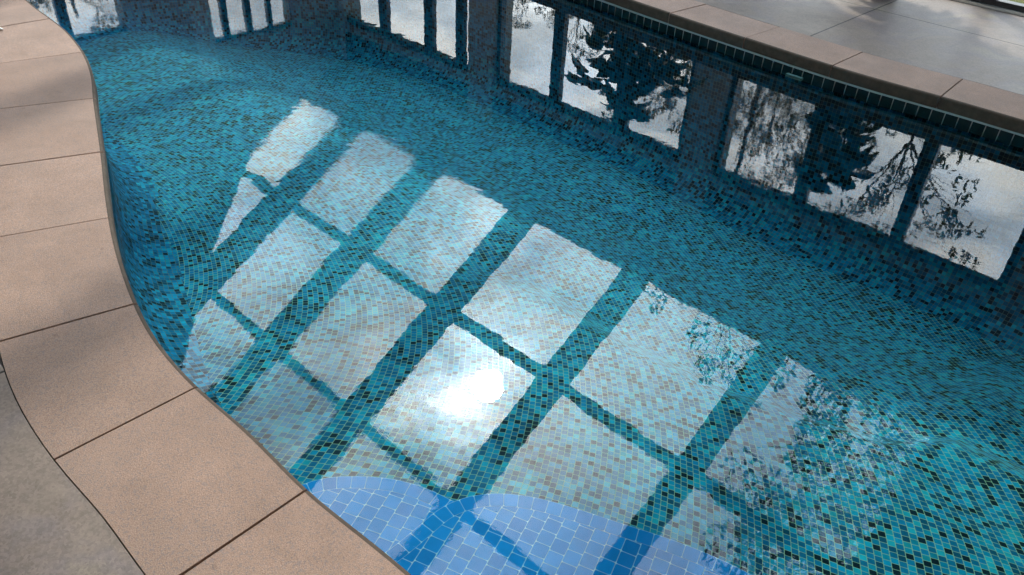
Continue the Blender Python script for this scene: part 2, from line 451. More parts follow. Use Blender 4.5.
# ---- depth of the pool
SHELF = [(-9, 2.3), (-2.6, 2.35), (-2.0, 2.49), (-1.51, 2.455), (-1.08, 2.50), (-0.74, 2.60), (-0.47, 2.70), (-0.2, 2.95), (0.3, 3.0), (3, 3.0)]
def shelf_y(x):
    for (a, b), (c, d) in zip(SHELF, SHELF[1:]):
        if a <= x <= c:
            t = (x - a) / (c - a); t = t * t * (3 - 2 * t)
            return b + (d - b) * t
    return 3.0
def sst(a, b, x):
    t = min(1, max(0, (x - a) / (b - a))); return t * t * (3 - 2 * t)
def depth(x, y):
    d = 0.40
    d += 0.09 * sst(0.9, 2.2, y)
    sy = shelf_y(x)
    d += 0.20 * sst(sy - 0.30, sy + 0.10, y) * sst(-3.0, -1.6, x)          # rounded edge of the shallow shelf
    d += 0.30 * sst(sy + 0.1, sy + 1.5, y)
    d += 0.22 * sst(-1.4, -3.4, x)                     # falls away to the deep end
    # a soft ridge in the floor on the right
    r = (x * 0.25 + y - 2.18) / 0.22
    d -= 0.035 * math.exp(-r * r) * sst(-1.1, -0.2, x)
    d += 0.02 * noise.noise(Vector((x * 1.1, y * 1.1, 3.0)))
    return d
def floor_uv(x, y):
    dx, dy = x + 4.26, y + 0.66
    r = math.hypot(dx, dy) + 0.030 * math.sin(x * 2.1 + y * 1.3) + 0.045 * math.sin(y * 1.9 - x * 0.7 + 0.6)
    th = math.atan2(dy, dx) - 0.36 + 0.012 * math.sin(x * 2.6 + 1.0) + 0.010 * math.sin(y * 3.1)
    return r, th
bm = bmesh.new(); uvl = bm.loops.layers.uv.new('UVMap')
gx0, gx1, gy0, gy1, st = -7.7, 2.6, 0.35, 4.9, 0.045
nx, ny = int((gx1 - gx0) / st), int((gy1 - gy0) / st)
G = [[bm.verts.new((gx0 + i * st, gy0 + j * st, -depth(gx0 + i * st, gy0 + j * st))) for j in range(ny + 1)] for i in range(nx + 1)]
for i in range(nx):
    for j in range(ny):
        f = bm.faces.new((G[i][j], G[i + 1][j], G[i + 1][j + 1], G[i][j + 1]))
        for lp in f.loops: lp[uvl].uv = floor_uv(lp.vert.co.x, lp.vert.co.y)
pobj('pool_floor', bm, M_FLOOR, True)
# ---- walls, with a cove that runs out on the floor
bm = bmesh.new(); uvl = bm.loops.layers.uv.new('UVMap')
CR = 0.22
rings = []
for i in range(N):
    e = off(i, 0.036)
    dfl = depth(*off(i, -CR + 0.036))
    pts = [(0.036, -0.030), (0.036, -(dfl - CR) * 0.5), (0.036, -(dfl - CR))]
    for k in range(1, 9):
        a = k / 8 * math.pi / 2
        pts.append((0.036 - CR * (1 - math.cos(a)), -(dfl - CR) - CR * math.sin(a)))
    pts.append((0.036 - CR - 0.03, -dfl - 0.012))
    row = []; L = 0; prev = None
    for d, z in pts:
        q = off(i, d)
        if prev: L += math.hypot(d - prev[0], z - prev[1])
        prev = (d, z)
        row.append((bm.verts.new((q.x, q.y, z)), L))
    rings.append(row)
for i in range(N):
    j = (i + 1) % N
    for k in range(len(rings[0]) - 1):
        f = bm.faces.new((rings[i][k][0], rings[j][k][0], rings[j][k + 1][0], rings[i][k + 1][0]))
        for lp, (a, b) in zip(f.loops, ((i, rings[i][k][1]), (i + 1, rings[j][k][1]), (i + 1, rings[j][k + 1][1]), (i, rings[i][k + 1][1]))):
            lp[uvl].uv = (a * DS, b)
if area > 0: bmesh.ops.reverse_faces(bm, faces=bm.faces)
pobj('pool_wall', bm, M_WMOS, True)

# ---- the two scalloped plates of the entry step, each with a border row
OA = [(-1.62, .50), (-1.56, .64), (-1.515, .747), (-1.501, .790), (-1.477, .835), (-1.438, .884), (-1.388, .932), (-1.327, .978), (-1.252, 1.015), (-1.172, 1.040), (-1.09, 1.058), (-1.0, 1.06), (-.9, 1.05), (-.8, 1.0), (-.75, .8), (-.75, .5)]
OB = [(-1.175, .45), (-1.160, .65), (-1.150, .80), (-1.155, .905), (-1.160, .985), (-1.150, 1.045), (-1.124, 1.105), (-1.081, 1.160), (-1.032, 1.203), (-0.971, 1.243), (-0.875, 1.291), (-0.764, 1.340), (-0.656, 1.389), (-0.549, 1.430), (-0.441, 1.460), (-.33, 1.478), (-.2, 1.48), (0.0, 1.44), (0.25, 1.3), (0.45, 1.1), (.55, .8), (.55, .45)]
def open_cat(P, per=6):
    Q = [P[0]] + P + [P[-1]]; out = []
    for i in range(1, len(Q) - 2):
        p0, p1, p2, p3 = [Vector(Q[i + k]) for k in (-1, 0, 1, 2)]
        for j in range(per):
            t = j / per
            out.append(0.5 * ((2 * p1) + (p2 - p0) * t + (2 * p0 - 5 * p1 + 4 * p2 - p3) * t * t + (3 * p1 - p0 - 3 * p2 + p3) * t ** 3))
    out.append(Vector(P[-1])); return out
def plate(name, P, z, ang, bw=0.0445, riser=0.35):
    C = [p * 0.9455 for p in open_cat(P)]; n = len(C)
    def nor(i):
        d = (C[min(i + 1, n - 1)] - C[max(i - 1, 0)]).normalized(); return Vector((d.y, -d.x))   # points inward (clockwise run)
    I = [C[i] + nor(i) * bw for i in range(n)]
    I2 = [C[i] + nor(i) * (bw + 0.0) for i in range(n)]
    bm = bmesh.new(); uvl = bm.loops.layers.uv.new('UVMap')
    L = 0
    a = [bm.verts.new((*p, z)) for p in C]; b = [bm.verts.new((*p, z)) for p in I]; c = [bm.verts.new((*p, z - riser)) for p in C]
    for i in range(n - 1):
        dl = (C[i + 1] - C[i]).length
        f = bm.faces.new((a[i], b[i], b[i + 1], a[i + 1]))
        for lp, uv in zip(f.loops, ((0, L), (.043, L), (.043, L + dl), (0, L + dl))): lp[uvl].uv = uv
        f = bm.faces.new((a[i + 1], c[i + 1], c[i], a[i]))
        for lp, uv in zip(f.loops, ((L + dl, 0), (L + dl, riser), (L, riser), (L, 0))): lp[uvl].uv = uv
        L += dl
    iv = [bm.verts.new((*p, z)) for p in I2]
    f = bm.faces.new(iv[::-1])
    cs, sn = math.cos(R(ang)), math.sin(R(ang))
    for lp in f.loops:
        x, y, _ = lp.vert.co; lp[uvl].uv = (x * cs + y * sn, -x * sn + y * cs)
    res = bmesh.ops.triangulate(bm, faces=[f])
    bmesh.ops.recalc_face_normals(bm, faces=bm.faces)
    return pobj(name, bm, M_STEP)
plate('entry_step', OA, -0.163, 24)
plate('entry_step', OB, -0.158, 20)
# skimmer weir plate at the far waterline
s = nearest((-1.93, 4.42))
bm = bmesh.new()
p0, p1 = epoint(s - 0.05 / DS, -0.045), epoint(s + 0.05 / DS, -0.045)
q0, q1 = epoint(s - 0.05 / DS, -0.020), epoint(s + 0.05 / DS, -0.020)
for za, zb in ((0.012, 0.016), (0.001, 0.005)):
    hexa(bm, [(*p0, za), (*p1, za), (*q1, za), (*q0, za), (*p0, zb), (*p1, zb), (*q1, zb), (*q0, zb)])
for t0, t1 in ((0, .07), (.93, 1)):
    a, b, c, d = p0.lerp(p1, t0), p0.lerp(p1, t1), q0.lerp(q1, t1), q0.lerp(q1, t0)
    hexa(bm, [(*a, .005), (*b, .005), (*c, .005), (*d, .005), (*a, .012), (*b, .012), (*c, .012), (*d, .012)])
bmesh.ops.recalc_face_normals(bm, faces=bm.faces)
pobj('skimmer_frame', bm, plain('pale green plastic', (0.09, 0.19, 0.18), 0.4))

# ------------------------------------------------------------------ water
bm = bmesh.new()
vs = [bm.verts.new((*off(i, 0.0405 if i % 1 == 0 else 0.04), 0.0)) for i in range(0, N, 2)]
f = bm.faces.new(vs)
bm.normal_update()
if f.normal.z < 0: f.normal_flip()
bmesh.ops.triangulate(bm, faces=[f])
water = obj('water', bm, M_WATER)
water['kind'] = 'structure'

# ------------------------------------------------------------------ deck (with the hole of the pool) and ground
def sheet_with_hole(name, rect, z, hole, mat, thick):
    x0, x1, y0, y1 = rect
    bm = bmesh.new()
    outer = [bm.verts.new(p) for p in ((x0, y0, z), (x1, y0, z), (x1, y1, z), (x0, y1, z))]
    inner = [bm.verts.new((*p, z)) for p in hole]
    es = [bm.edges.new((outer[i], outer[(i + 1) % 4])) for i in range(4)]
    es += [bm.edges.new((inner[i], inner[(i + 1) % len(inner)])) for i in range(len(inner))]
    bmesh.ops.triangle_fill(bm, edges=es, use_beauty=True, use_dissolve=False)
    for fc in bm.faces:
        if fc.normal.z < 0: fc.normal_flip()
    # drop the rims
    for loop in (outer, inner):
        m = len(loop); low = [bm.verts.new((v.co.x, v.co.y, z - thick)) for v in loop]
        for i in range(m):
            bm.faces.new((loop[i], loop[(i + 1) % m], low[(i + 1) % m], low[i]))
    return obj(name, bm, mat)
deck = sheet_with_hole('deck', (-9.56, 3.66, -3.06, 6.56), DECK_Z - 0.001, [off(i, 0.3750 + wide_at(i)) for i in range(0, N, 2)], M_DECK, 0.15)
deck['kind'] = 'structure'
# ground far out, with an opening for the pool hall
lawn = sheet_with_hole('lawn', (-400, 400, -400, 400), 0.06, [Vector(p) for p in ((-9.56, -3.06), (3.66, -3.06), (3.66, 6.56), (-9.56, 6.56))], M_GRASS, 0.3)
lawn['kind'] = 'structure'

# ------------------------------------------------------------------ the pool hall
hall = empty('pool_hall', (0, 0, DECK_Z), label='glazed timber hall with skylights, mirrored upside down in the pool water', cat='building')
def hobj(name, bm, mat, parent=None, smooth=False):
    bmesh.ops.recalc_face_normals(bm, faces=bm.faces)
    if parent is None:
        bmesh.ops.translate(bm, verts=bm.verts, vec=(0, 0, -DECK_Z))
        return obj(name, bm, mat, hall, smooth)
    bmesh.ops.translate(bm, verts=bm.verts, vec=(0, 0, -DECK_Z))
    return obj(name, bm, mat, parent, smooth)
YW, XW = 6.5, -9.5
FZ = DECK_Z
TAN = 0.6105
def zlow(y): return 2.876 + TAN * (5.7375 - y)
def zgl(y): return zlow(y) + 0.40
RIDGE = 1.9
# -- glazed front: pillars at the bays, windows between
def bx(name, mat, parent, *b, bev=0.0):
    bm = bmesh.new(); box(bm, *b, bev=bev); return hobj(name, bm, mat, parent)
WT = 1.846        # top of the glass
pillars = [(-9.50, -9.404), (-6.93, -6.39), (-3.85, -3.36), (-0.785, -0.30), (2.30, 2.80)]
for i, (a, b) in enumerate(pillars):
    bx('pillar', M_PILLAR, None, a + (0.0 if i == 0 else 0.075), b - (0.0 if i == 0 else 0.055), YW - 0.10, YW + 0.22, FZ, 2.40, bev=0.01)
bx('pillar', M_PILLAR, None, 3.2, 3.5, YW - 0.10, YW + 0.22, FZ, 2.40, bev=0.01)
posts = {0: [(-8.67, -8.51), (-7.75, -7.59), (-7.16, -7.03)], 1: [(-5.60, -5.46), (-4.69, -4.52)], 2: [(-2.578, -2.455), (-1.668, -1.554)], 3: [(0.4, .52), (1.35, 1.47)]}
bays = [(-9.404, -6.93 + 0.075), (-6.39 - 0.055, -3.85 + 0.075), (-3.36 - 0.055, -0.785 + 0.075), (-0.30 - 0.055, 2.30 + 0.075)]
for i, (a, b) in enumerate(bays):
    bm = bmesh.new()
    box(bm, a, b, YW - 0.03, YW + 0.05, WT, WT + 0.07)               # head
    box(bm, a, b, YW - 0.03, YW + 0.05, FZ + 0.0, FZ + 0.055)        # sill
    if i > 0:
        box(bm, a, a + 0.055, YW - 0.028, YW + 0.048, FZ + 0.055, WT)
    box(bm, b - (0.075 if i != 0 else 0.0751), b, YW - 0.028, YW + 0.048, FZ + 0.055, WT)
    w = hobj('window', bm, M_BLACK)
    xs = [a]
    for (p, q) in posts[i]:
        bx('mullion', M_BLACK, w, p, q, YW - 0.026, YW + 0.046, FZ + 0.055, WT)
        xs += [p, q]
    xs.append(b)
    for k in range(0, len(xs), 2):
        l = xs[k] + (0.055 if (k == 0 and i > 0) else 0); r_ = xs[k + 1] - (0.075 if k + 1 == len(xs) - 1 else 0)
        bx('pane', M_GLASS, w, l + .001, r_ - .001, YW + 0.006, YW + 0.012, FZ + 0.056, WT - 0.001)
    bx('track', M_TRACK, w, a + 0.002, b - 0.002, YW - 0.062, YW - 0.032, FZ + 0.001, FZ + 0.018)
bx('lintel', M_HEAD, None, XW, 3.5, YW - 0.055, YW + 0.20, WT + 0.073, WT + 0.19)
bx('lintel_beam', M_BEAM, None, XW, 3.5, YW - 0.08, YW + 0.20, WT + 0.193, 2.40)
# -- end wall with two openings, gable above
wx0, wx1 = XW - 0.22, XW
def wallpiece(y0, y1, z0, z1, mat=M_WALL, name='wall'):
    bx(name, mat, None, wx0, wx1, y0, y1, z0, z1)
wallpiece(5.68, 6.49, FZ, 2.36)
wallpiece(4.551, 5.679, WT + 0.005, 2.36)
wallpiece(4.30, 4.55, FZ, 2.32, M_PILLAR, 'pier')
wallpiece(3.53, 4.299, FZ, 2.36)
wallpiece(2.10, 3.529, 1.50, 2.36)
wallpiece(-3.0, 2.099, FZ, 2.36)
bm = bmesh.new()
box(bm, XW - 0.10, XW - 0.03, 4.552, 5.678, WT - 0.045, WT + 0.003)
box(bm, XW - 0.10, XW - 0.03, 4.552, 5.678, FZ, FZ + 0.06)
box(bm, XW - 0.099, XW - 0.031, 4.552, 4.562, FZ + 0.06, WT - 0.045)
box(bm, XW - 0.099, XW - 0.031, 5.668, 5.678, FZ + 0.06, WT - 0.045)
w = hobj('window', bm, M_BLACK)
ys = [4.562]
for p, q in ((4.71, 4.79), (5.03, 5.11), (5.34, 5.40)):
    bx('mullion', M_BLACK, w, XW - 0.098, XW - 0.032, p, q, FZ + 0.06, WT - 0.045); ys += [p, q]
ys.append(5.668)
for k in range(0, len(ys), 2):
    bx('pane', M_GLASS, w, XW - 0.066, XW - 0.060, ys[k] + .001, ys[k + 1] - .001, FZ + 0.061, WT - 0.046)
bm = bmesh.new()
box(bm, XW - 0.10, XW - 0.03, 2.101, 3.528, 1.47, 1.498)
box(bm, XW - 0.10, XW - 0.03, 2.101, 3.528, FZ, FZ + 0.04)
box(bm, XW - 0.098, XW - 0.032, 2.101, 2.16, FZ + 0.04, 1.47)
w = hobj('glass_door', bm, M_BLACK)
bx('mullion', M_BLACK, w, XW - 0.099, XW - 0.031, 2.84, 2.95, FZ + 0.04, 1.47)
bx('pane', M_GLASS, w, XW - 0.066, XW - 0.060, 2.161, 2.839, FZ + 0.041, 1.469)
bx('pane', M_GLASS, w, XW - 0.066, XW - 0.060, 2.951, 3.527, FZ + 0.041, 1.469)
# gables and the unseen rear and right walls
for x0, x1 in ((XW - 0.22, XW), (3.5, 3.72)):
    bm = bmesh.new()
    pr = [(6.49, 2.362), (RIDGE, zlow(RIDGE) - 0.002), (-2.999, 2.15)]
    pr = [(6.49, 2.362), (6.49, zlow(6.49) - 0.003), (RIDGE, zlow(RIDGE) - 0.003), (-2.999, zlow(RIDGE) - 0.003 - TAN * (RIDGE + 2.999)), (-2.999, 2.361)]
    pr = [(y, max(z, 2.362)) for y, z in pr]
    pr = [pr[0], pr[2], pr[4]]
    a = [bm.verts.new((x0, y, z)) for y, z in pr]; b = [bm.verts.new((x1, y, z)) for y, z in pr]
    bm.faces.new(a); bm.faces.new(b[::-1])
    for k in range(3): bm.faces.new((a[k], b[k], b[(k + 1) % 3], a[(k + 1) % 3]))
    hobj('gable', bm, M_WALL)
bx('wall', M_PALE, None, XW - 0.22, 3.72, -3.22, -3.001, 2.05, 2.36)
bx('wall', M_PALE, None, XW - 0.22, 3.72, -3.22, -3.001, FZ, 0.45)
for k in range(5):  # window row in the unseen rear wall, added to let in fill light
    x = XW - 0.22 + k * (13.44 - 0.5) / 4
    bx('pier', M_PALE, None, x, x + 0.5, -3.22, -3.001, 0.451, 2.049)
    if k < 4:
        a, b_ = x + 0.501, x + (13.44 - 0.5) / 4 - 0.001
        bm = bmesh.new()
        box(bm, a, b_, -3.14, -3.08, 1.99, 2.048); box(bm, a, b_, -3.14, -3.08, 0.451, 0.51)
        box(bm, a, a + .05, -3.139, -3.081, 0.51, 1.99); box(bm, b_ - .05, b_, -3.139, -3.081, 0.51, 1.99)
        w = hobj('window', bm, M_BLACK)
        m_ = (a + b_) / 2
        bx('mullion', M_BLACK, w, m_ - .03, m_ + .03, -3.138, -3.082, 0.51, 1.99)
        bx('pane', M_GLASS, w, a + .051, m_ - .031, -3.113, -3.107, .511, 1.989)
        bx('pane', M_GLASS, w, m_ + .031, b_ - .051, -3.113, -3.107, .511, 1.989)
bx('wall', M_WALL, None, 3.5, 3.72, 5.2, 6.49, FZ, 2.36)
bx('wall', M_WALL, None, 3.5, 3.72, -3.0, 1.0, FZ, 2.36)
bx('wall', M_WALL, None, 3.5, 3.72, 1.001, 5.199, 1.9, 2.36)
bm = bmesh.new()
box(bm, 3.56, 3.62, 1.002, 5.198, 1.84, 1.898); box(bm, 3.56, 3.62, 1.002, 5.198, FZ, FZ + .06); box(bm, 3.561, 3.619, 1.002, 1.03, FZ + .06, 1.84)
w = hobj('window', bm, M_BLACK)
for y in (2.40, 3.80, 5.13): bx('mullion', M_BLACK, w, 3.562, 3.618, y, y + 0.068, FZ + .06, 1.84)
for y, y2 in ((1.03, 2.40), (2.468, 3.80), (3.868, 5.13)): bx('pane', M_GLASS, w, 3.588, 3.594, y + .001, y2 - .001, FZ + .061, 1.839)

# -- roof: solid strips round the skylight, rafters, purlins, panes
def slab(x0, x1, ya, yb, top=0.0, bot=None, mat=M_CEIL, name='roof_slab', parent=None, f=None):
    """piece of the pitched roof between ya > yb, from the low plane to the glass plane"""
    zb = (lambda y: zlow(y)) if bot is None else (lambda y: zgl(y) + bot)
    bm = bmesh.new()
    hexa(bm, [(x0, yb, zb(yb)), (x1, yb, zb(yb)), (x1, ya, zb(ya)), (x0, ya, zb(ya)),
              (x0, yb, zgl(yb) + top), (x1, yb, zgl(yb) + top), (x1, ya, zgl(ya) + top), (x0, ya, zgl(ya) + top)])
    return hobj(name, bm, mat, parent)
SX0, SX1, SY0, SY1 = -10.02, -0.62, 6.024, 2.06
roof = slab(-10.4, 4.1, 7.0, SY0, 0.03, name='roof')
slab(-10.4, 4.1, SY1, RIDGE, 0.03, name='ridge_strip', parent=roof)
slab(-10.4, SX0, SY0 - .001, SY1 + .001, 0.03, name='verge', parent=roof)
slab(SX1, 4.1, SY0 - .001, SY1 + .001, 0.03, name='ceiling_panel', parent=roof)
bm = bmesh.new()
ya, yb = RIDGE - .001, -3.6
za, zb = zlow(RIDGE), zlow(RIDGE) - TAN * (RIDGE - yb)
hexa(bm, [(-10.4, yb, zb), (4.1, yb, zb), (4.1, ya, za), (-10.4, ya, za), (-10.4, yb, zb + .43), (4.1, yb, zb + .43), (4.1, ya, za + .43), (-10.4, ya, za + .43)])
hobj('unseen_rear_slope', bm, M_PALE, roof)
RW = 0.165
rl = [-8.66, -7.03, -5.41, -3.785, -2.19]
sky = slab(SX0 + .002, SX1 - .002, SY1 + 0.05, SY1 + 0.002, 0.01, bot=-0.06, mat=M_BEAM, name='skylight')
for x in rl:
    slab(x, x + RW, SY0 - .002, SY1 + .002, -0.006, mat=M_BEAM, name='rafter', parent=sky)
PUR = [(4.824, 4.729), (3.499, 3.403)]
xs = [SX0] + [v for x in rl for v in (x, x + RW)] + [SX1]
ys = [SY0] + [v for p in PUR for v in p] + [SY1]
for k in range(0, len(xs), 2):
    for a, b in PUR:
        slab(xs[k] + .001, xs[k + 1] - .001, a, b, -0.002, bot=-0.045, mat=M_BEAM, name='purlin', parent=sky)
    for j in range(0, len(ys), 2):
        slab(xs[k] + .0015, xs[k + 1] - .0015, ys[j] - .001, ys[j + 1] + .001, -0.012, bot=-0.018, mat=M_GLASS, name='skylight_pane', parent=sky)

# boarded hip over the far left corner, closing the skylight along a diagonal
bm = bmesh.new()
hp = [(-9.499, 4.82), (-9.06, 4.15), (-8.62, 3.56), (-8.13, 3.05), (-7.68, 2.60), (-7.25, 2.07), (-9.499, 2.07)]
lo_ = [bm.verts.new((x, y, zlow(y) - .040)) for x, y in hp]; hi_ = [bm.verts.new((x, y, zlow(y) - .003)) for x, y in hp]
bm.faces.new(lo_); bm.faces.new(hi_[::-1])
for k in range(len(hp)):
    q = (k + 1) % len(hp)
    bm.faces.new((lo_[k], hi_[k], hi_[q], lo_[q]))
hobj('hip_board', bm, M_CEIL, roof)

# ------------------------------------------------------------------ foliage
def leaf(bm, c, size, asp=0.4, droop=None):
    d = Vector((random.gauss(0, 1), random.gauss(0, 1), random.gauss(0, 1)))
    if droop is not None: d = d * 0.6 + Vector((0, 0, -droop))
    d.normalize(); s = d.orthogonal().normalized()
    s = (Matrix.Rotation(random.uniform(0, 6.28), 3, d) @ s)
    L = size * random.uniform(.7, 1.3); W = L * asp
    c = Vector(c)
    v = [bm.verts.new(c - d * L * .5), bm.verts.new(c + s * W * .5), bm.verts.new(c + d * L * .5), bm.verts.new(c - s * W * .5)]
    bm.faces.new(v)
def clump(bm, c, r, n, size, asp=0.4, droop=None, flat=1.0):
    for _ in range(n):
        while True:
            p = Vector((random.uniform(-1, 1), random.uniform(-1, 1), random.uniform(-1, 1)))
            if p.length < 1: break
        rr = p.length ** 0.5
        p = p.normalized() * rr
        leaf(bm, Vector(c) + Vector((p.x * r, p.y * r, p.z * r * flat)), size, asp, droop)
def tree(name, label, base, height, clumps, mleaf, mbark, lsize, per, trunk_r=0.12, group='garden trees outside the glass', cat='tree', droop=None, asp=.4, lean=(0, 0)):
    """clumps: (dx, dy, z, r) relative to base"""
    t = empty(name, base, label=label, cat=cat, group=group)
    bm = bmesh.new()
    top = Vector((lean[0], lean[1], height * .78))
    pts = [Vector((0, 0, 0)).lerp(top, k / 6) + Vector((random.uniform(-.06, .06), random.uniform(-.06, .06), 0)) * (0 if k == 0 else 1) for k in range(7)]
    tube(bm, pts, [trunk_r * (1 - .75 * k / 6) for k in range(7)], 10)
    for dx, dy, z, r in clumps:
        tgt = Vector((dx, dy, z)); k = min(5, max(1, int((z - r * .7) / (height * .78) * 6)))
        s = pts[k]; mid = s.lerp(tgt, .5) + Vector((random.uniform(-.1, .1), random.uniform(-.1, .1), .12)) * r
        tube(bm, [s, mid, tgt], [trunk_r * .32, trunk_r * .2, trunk_r * .06], 6)
        for _ in range(5):
            e = tgt + Vector((random.gauss(0, .5), random.gauss(0, .5), random.gauss(0, .4))) * r
            tube(bm, [mid, (mid + e) / 2 + Vector((0, 0, .08 * r)), e], [trunk_r * .1, trunk_r * .07, trunk_r * .03], 4)
    obj('trunk', bm, mbark, t)
    bm = bmesh.new()
    for dx, dy, z, r in clumps:
        m = max(2, int(7 * r))
        for _ in range(m + 4):
            a = Vector((random.gauss(0, .55), random.gauss(0, .55), random.gauss(0, .5))) * r
            clump(bm, (dx + a.x, dy + a.y, z + a.z), r * random.uniform(.22, .42), int(per * r / 8) + 8, lsize, asp, droop, .75)
    obj('crown', bm, mleaf, t)
    return t

G0 = 0.06
# tall gum whose crown leans over the right of the skylight
def at(az, el, D, base):
    """offset from the base of a point seen at this azimuth, height angle and distance from the pool's near bank"""
    a = R(az)
    return (D * math.sin(a) - base[0], D * math.cos(a) - base[1], D * math.tan(R(el)) - 1.65 - G0)
def cl(base, L): return [(*at(a, e, D, base), r) for a, e, D, r in L]
b = (0.55, 10.0, G0)
tree('gum_tree', 'tall gum tree leaning over the right end of the skylight, its dense crown mirrored there', b, 9.0,
     cl(b, [(-11, 42, 9.0, 1.2), (-10, 49, 8.0, 1.2), (-4, 45, 8.6, 1.3), (-9, 56, 7.4, 1.3), (-1, 54, 7.6, 1.3), (-12, 38, 9.4, .9), (-5, 38.5, 9.4, 1.0), (2, 42, 9.0, 1.3), (4, 50, 8.2, 1.3), (-15.5, 54, 7.2, .75), (-15.0, 46, 8.4, .7)]),
     M_GUM, M_DBARK, .13, 620, .15, droop=.5, asp=.34)
b = (-4.6, 9.4, G0)
tree('gum_tree', 'slender gum tree whose thin top just shows at the upper edge of the skylight', b, 6.0,
     cl(b, [(-25.5, 37.5, 9.4, .55), (-22.5, 40, 9.2, .5), (-28.5, 34.5, 9.6, .35), (-31.8, 32.8, 9.7, .28)]),
     M_GUM, M_DBARK, .11, 260, .06, droop=.5, asp=.34)
b = (-3.2, 11.6, G0)
tree('gum_tree', 'gum tree with bare dark branches behind the right-hand windows', b, 4.6,
     cl(b, [(-17.5, 24.5, 12, .5), (-15.5, 27, 12, .5), (-13, 23.5, 12, .5), (-12, 26.5, 12, .45), (-18.5, 21, 12, .6), (-10.2, 25.5, 12, .35), (-14.5, 20.5, 12, .5), (-11.5, 20, 12, .35), (-18.5, 28.5, 12, .5)]),
     M_GUM, M_DBARK, .11, 330, .05, droop=.4, asp=.35)
b = (-5.7, 12.3, G0)
tree('bushy_tree', 'olive bushy tree filling the window right of the broad pillar', b, 4.2,
     cl(b, [(-25, 21, 13.4, .9), (-22.5, 20, 13.2, .9), (-27, 22, 13.8, .8), (-24, 25.5, 13.5, .7), (-21.5, 24, 13.4, .6), (-26.5, 25, 13.4, .5), (-24, 16, 13.0, 1.0), (-20.5, 17, 13.0, .8), (-28, 17, 13.6, .8)]),
     M_BUSH, M_BARK, .10, 560, .10)
b = (-8.4, 13.2, G0)
tree('bushy_tree', 'pale bushy tree behind the leafy pot left of the broad pillar', b, 3.9,
     cl(b, [(-32.5, 17, 15.4, 1.0), (-31, 19.5, 15.2, .7), (-34, 20, 15.6, .6), (-32.3, 22, 15.4, .45), (-35.5, 16, 15.8, .8), (-36.2, 22.5, 15.6, .35)]),
     M_BUSH, M_BARK, .11, 480, .10)
b = (-17.6, 21.6, G0)
tree('pine_tree', 'far pine tree whose top shows in the window right of the centre post', b, 8.0,
     cl(b, [(-39, 14.5, 27.5, 1.2), (-38.2, 17.0, 27.5, .7), (-40.2, 16.2, 27.5, .8), (-39.2, 18.6, 27.5, .55), (-37.4, 15, 27.5, .8)]), M_PINE, M_BARK, .22, 420, .14, asp=.14)
b = (-19.9, 20.6, G0)
tree('pine_tree', 'slimmer far pine tree in the window left of the centre post', b, 7.6,
     cl(b, [(-43.5, 14, 28.6, 1.1), (-43, 16.4, 28.6, .6), (-44.8, 15.8, 28.6, .6), (-42, 15.3, 28.6, .7)]), M_PINE, M_BARK, .22, 380, .12, asp=.14)
tree('bushy_tree', 'grey-green tree outside the glass door at the far left', (-14.5, 4.6, G0), 3.4,
     [(0, 0, 2.1, .9), (.5, .5, 2.7, .5), (-.6, -.7, 2.6, .7), (-.2, .9, 1.8, .6), (.2, -1.1, 2.0, .8), (0, -1.6, 2.6, .6)], M_BUSH, M_BARK, .11, 330, .10)

# ------------------------------------------------------------------ potted plants by the windows
def potted(label, x, y, ph, clusters, pr=.17):
    t = empty('potted_plant', (x, y, DECK_Z), label=label, cat='plant', group='potted plants by the glass')
    bm = bmesh.new(); lathe(bm, [(pr * .62, 0), (pr * .72, .02), (pr * .98, ph - .05), (pr * 1.08, ph - .045), (pr * 1.08, ph), (pr * .96, ph), (pr * .93, ph - .03)])
    obj('pot', bm, M_POT, t, True)
    bm = bmesh.new(); lathe(bm, [(pr * .93, ph - .04), (pr * .5, ph - .032), (.001, ph - .028)]); obj('soil', bm, M_SOIL, t)
    bs = bmesh.new(); bl = bmesh.new()
    for (dx, dy, z, r, n) in clusters:
        tip = Vector((dx, dy, z))
        tube(bs, [Vector((dx * .1, dy * .1, ph - .05)), Vector((dx * .4, dy * .4, (ph + z) * .5)), tip], [.014, .011, .006], 6)
        for k in range(int(n * 2.0)):
            a = random.uniform(0, 6.28); el = random.uniform(-.5, .9)
            d = Vector((math.cos(a) * math.cos(el), math.sin(a) * math.cos(el), math.sin(el)))
            L = random.uniform(.15, .28); st = tip + d * r * random.uniform(.1, .6)
            side = d.cross(Vector((0, 0, 1))).normalized(); up = side.cross(d)
            row = []
            for q in range(6):
                u_ = q / 5; wd = L * .33 * math.sin(math.pi * min(1, u_ * .93 + .04)) ** .7
                c = st + d * L * u_ - Vector((0, 0, 1)) * (L * .45 * u_ * u_)
                row.append([bl.verts.new(c - side * wd + up * wd * .25), bl.verts.new(c), bl.verts.new(c + side * wd + up * wd * .25)])
            for q in range(5):
                for s_ in range(2):
                    bl.faces.new((row[q][s_], row[q][s_ + 1], row[q + 1][s_ + 1], row[q + 1][s_]))
    obj('stem', bs, M_DBARK, t); obj('leaves', bl, M_FIG, t, True)
potted('dark large-leaved plant in a pot, mirrored under the far coping at centre', -4.30, 6.02, .38,
       [(0, 0, .85, .2, 16), (-.22, .05, .75, .2, 14), (.25, -.05, .8, .2, 14), (-.3, 0, 1.05, .2, 12), (.12, 0, 1.15, .2, 14), (.42, 0, .62, .2, 10), (-.1, -.1, .55, .2, 10), (.55, .05, .85, .18, 8)], .20)
potted('tall dark potted plant mirrored under the far coping, right of the broad pillar', -2.22, 6.14, .30,
       [(0, 0, .8, .16, 14), (.08, .05, 1.1, .16, 16), (-.12, 0, .6, .16, 12), (.14, 0, .5, .16, 12), (.02, -.03, .35, .16, 12), (-.05, 0, 1.2, .12, 8)], .15)
